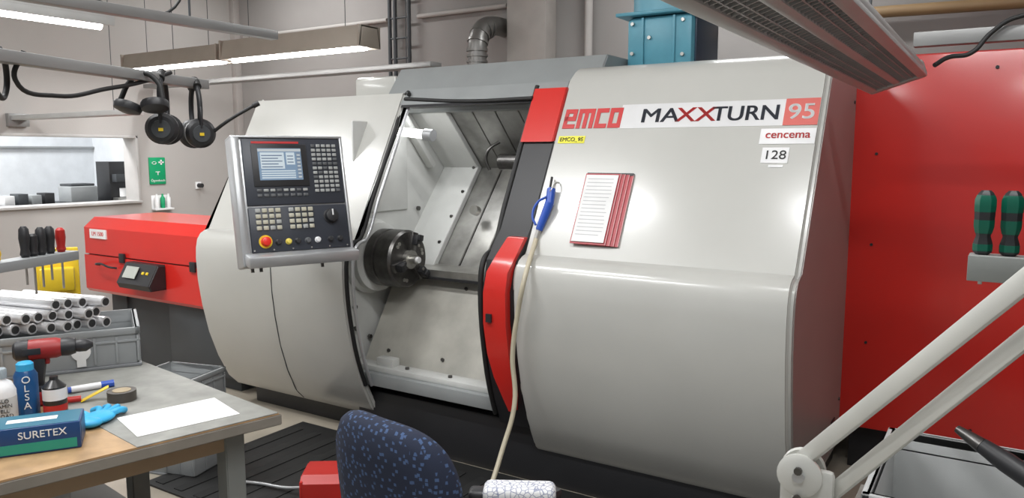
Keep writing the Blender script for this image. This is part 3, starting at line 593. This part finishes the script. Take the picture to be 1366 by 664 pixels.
# ------------------------------------------------------------------ office chair
fab=D.materials.new('chair_fabric_navy'); fab.use_nodes=True; nt=fab.node_tree; b=nt.nodes['Principled BSDF']; b.inputs['Roughness'].default_value=.9
tc=nt.nodes.new('ShaderNodeTexCoord'); vo=nt.nodes.new('ShaderNodeTexVoronoi'); vo.inputs['Scale'].default_value=62; vo.distance='CHEBYCHEV'; nt.links.new(tc.outputs['Object'],vo.inputs['Vector'])
rp=nt.nodes.new('ShaderNodeValToRGB'); rp.color_ramp.elements[0].position=.22; rp.color_ramp.elements[0].color=(.05,.09,.19,1); rp.color_ramp.elements[1].position=.28; rp.color_ramp.elements[1].color=(.012,.018,.04,1)
nt.links.new(vo.outputs['Distance'],rp.inputs['Fac']); nt.links.new(rp.outputs['Color'],b.inputs['Base Color'])
def cushion(name,w,h,th,mat,par,mx,curve=0):
    bm=bmesh.new(); N=28; rings=[]
    def outline(k):
        o=[]
        for i in range(N*2):
            a=2*math.pi*i/(N*2); n=3.2
            cx=abs(math.cos(a))**(2/n)*math.copysign(1,math.cos(a)); sz=abs(math.sin(a))**(2/n)*math.copysign(1,math.sin(a)); o.append((cx*k,sz*k))
        return o
    layers=[(.0,-th*.5),(.6,-th*.5),(.9,-th*.45),(.98,-th*.25),(1,0),(.98,th*.25),(.9,th*.45),(.6,th*.5),(0,th*.5)]
    for k,y in layers:
        if k==0: rings.append([bm.verts.new((0,y,0))])
        else: rings.append([bm.verts.new((x*w/2,y+curve*(x*x)*k,z*h/2)) for x,z in outline(k)])
    for A,Bb in zip(rings,rings[1:]):
        if len(A)==1:
            for i in range(len(Bb)): bm.faces.new((A[0],Bb[i],Bb[(i+1)%len(Bb)]))
        elif len(Bb)==1:
            for i in range(len(A)): bm.faces.new((A[i],Bb[0],A[(i+1)%len(A)]))
        else:
            for i in range(len(A)): bm.faces.new((A[i],A[(i+1)%len(A)],Bb[(i+1)%len(A)],Bb[i]))
    bmesh.ops.recalc_face_normals(bm,faces=bm.faces); bm.transform(mx)
    me=D.meshes.new(name); bm.to_mesh(me); bm.free(); return fin(me,name,mat,par,ang=80)
s=G('office_chair',(-1.295,-1.28,0),math.radians(-9))
cushion('backrest',.47,.50,.08,fab,s,Matrix.Translation((0,-.24,.715))@Euler((math.radians(6),0,0)).to_matrix().to_4x4(),.05)
cushion('seat',.48,.46,.09,fab,s,Matrix.Translation((0,0,.47))@Euler((math.radians(90),0,0)).to_matrix().to_4x4())
TB('back_bracket',[(0,-.285,.62),(0,-.29,.48),(0,-.2,.41),(0,0,.41)],.022,blackm,s)
CY('gas_lift',(0,0,.10),(0,0,.42),.028,blackm,s); 
for k in range(5):
    a=k*2*math.pi/5; TB('base_leg',[(0,0,.12),(.15*math.cos(a),.15*math.sin(a),.10),(.29*math.cos(a),.29*math.sin(a),.07)],.02,blackm,s)
    SPH('castor',(.29*math.cos(a),.29*math.sin(a),.03),(.03,.03,.03),blackm,s)
for sx in (-1,1):
    TB('arm_bracket',[(sx*.2,0,.43),(sx*.29,0,.45),(sx*.30,-.02,.6),(sx*.30,-.03,.71)],.016,blackm,s)
    B('arm_pad',(sx*.30,-.03,.735),(.07,.26,.035),blackm,s,None,.015)
wrap=D.materials.new('bubble_wrap_pattern'); wrap.use_nodes=True; nt=wrap.node_tree; b=nt.nodes['Principled BSDF']; b.inputs['Roughness'].default_value=.5
tc=nt.nodes.new('ShaderNodeTexCoord'); vo=nt.nodes.new('ShaderNodeTexVoronoi'); vo.feature='DISTANCE_TO_EDGE'; vo.inputs['Scale'].default_value=70; nt.links.new(tc.outputs['Object'],vo.inputs['Vector'])
rp=nt.nodes.new('ShaderNodeValToRGB'); rp.color_ramp.elements[0].position=.03; rp.color_ramp.elements[0].color=(.22,.24,.34,1); rp.color_ramp.elements[1].position=.09; rp.color_ramp.elements[1].color=(.66,.66,.66,1)
nt.links.new(vo.outputs['Distance'],rp.inputs['Fac']); nt.links.new(rp.outputs['Color'],b.inputs['Base Color'])
B('arm_wrap',(.295,-.04,.772),(.19,.075,.05),wrap,s,(0,0,math.radians(38)),.018,3)
B('arm_wrap_end',(.21,-.10,.765),(.06,.05,.03),blackm,s,(0,0,math.radians(38)),.012,3)
# ------------------------------------------------------------------ right bench with crate, arm lamp, screwdrivers
s=G('side_bench'); BX('top',(-.30,-2.1,.63),(1.1,-.55,.66),matg,s); 
for x in (-.25,1.0):
    for y in (-2.0,-.65): BX('leg',(x,y,0),(x+.05,y+.05,.63),legg,s)
pale=M('crate_pale',(.42,.43,.425),.5)
cr=crate('storage_crate',(-.22,-1.20,.66),0,.62,.50,.24,pale,pale)
TXT('stencil','STI',.05,Matrix(((1,0,0,.12),(0,0,-1,.003),(0,1,0,.13),(0,0,0,1))),black,cr)
s=G('hand_grinder',(.08,-.85,.80),math.radians(150)); LATHE('body',[(.02,0),(.026,.02),(.026,.14),(.02,.2)],(-.1,0,.06),(1,0,.35),blackm,s,20); LATHE('nose',[(.02,0),(.015,.04),(.01,.07)],(.09,0,.126),(1,0,.35),dsteel,s,20); TB('cord',[(-.1,0,.06),(-.15,.03,.02),(-.1,.08,-.05),(0,.1,-.10)],.006,black,s)
s=G('articulated_lamp')
J=Vector((-.264,-1.629,1.107)); dA=Vector((.297,-.167,.38)); 
def bar(n,a,b,wd,th):
    d=(b-a); q=d.to_track_quat('X','Z').to_matrix().to_4x4(); B(n,(a+b)/2,(d.length,th,wd),armw,s,q,.004)
bar('upper_bar',J+Vector((.0,0,.01)),J+Vector((.0,0,-.015))+dA*1.75,.028,.016)
J2=Vector((-.228,-1.606,1.045)); bar('lower_bar',J2,J2+dA*1.75+Vector((0,0,.022)),.026,.016)
for y in (-.012,.012): LATHE('joint_disc',[(.036,0),(.038,.003),(.038,.008),(.030,.012)],J+Vector((0,y,-.012)),(0,math.copysign(1,y),0),armw,s,28)
CY('joint_pin',J+Vector((0,-.03,-.012)),J+Vector((0,.03,-.012)),.010,alu,s); B('joint_plate',J+Vector((.01,0,-.045)),(.09,.02,.09),armw,s,None,.01)
CY('stem',(-.264,-1.629,.66),(-.264,-1.629,1.08),.016,armw,s); LATHE('clamp_base',[(.06,0),(.06,.015),(.03,.03)],(-.264,-1.629,.66),(0,0,1),armw,s)
for dz in (0,.05): CY('screw',J+Vector((.0,-.028,-dz)),J+Vector((.0,-.034,-dz)),.007,dsteel,s,seg=10)
E=J+dA*1.75; CY('elbow',E+Vector((0,-.025,-.02)),E+Vector((0,.025,-.02)),.035,armw,s)
s=G('screwdriver_rack')
BX('bracket',(-.035,-1.672,1.478),(.17,-1.628,1.50),railg,s); BX('bracket_lip',(-.035,-1.674,1.462),(.17,-1.671,1.50),legg,s,.001); BX('post',(.15,-1.68,.66),(.18,-1.62,1.95),railg,s)
for x in (-.018,.016,.052,.09):
    y=-1.65
    LATHE('grip',[(.008,0),(.0125,.004),(.0125,.018),(.0095,.028),(.0125,.04),(.0135,.06),(.0135,.082),(.010,.092),(.006,.096)],(x,y,1.50),(0,0,1),blackm,s,6)
    LATHE('grip_green_upper',[(.0138,.064),(.0142,.070),(.0142,.082),(.0118,.089)],(x,y,1.50),(0,0,1),green,s,6)
    LATHE('grip_green_mid',[(.0110,.032),(.0134,.042),(.0136,.052)],(x,y,1.50),(0,0,1),green,s,6)
    LATHE('collar_green',[(.0130,.006),(.0132,.016)],(x,y,1.50),(0,0,1),green,s,6)
    CY('shaft',(x,y,1.478),(x,y,1.455-.01*(x>0)),.003,steel,s,seg=10)
# ------------------------------------------------------------------ world, camera
wd=D.worlds.new('w'); SC.world=wd; wd.use_nodes=True; wd.node_tree.nodes['Background'].inputs[0].default_value=(.92,.96,1,1); wd.node_tree.nodes['Background'].inputs[1].default_value=.32
cam=D.cameras.new('camera'); cam.lens=1030/1366*36; cam.sensor_width=36; cam.clip_start=.05
co=D.objects.new('camera',cam); link(co); co.location=(0,-3,1.65); co.rotation_euler=(math.radians(90-7.03),0,math.radians(32.3)); SC.camera=co
SC.view_settings.view_transform='Standard'
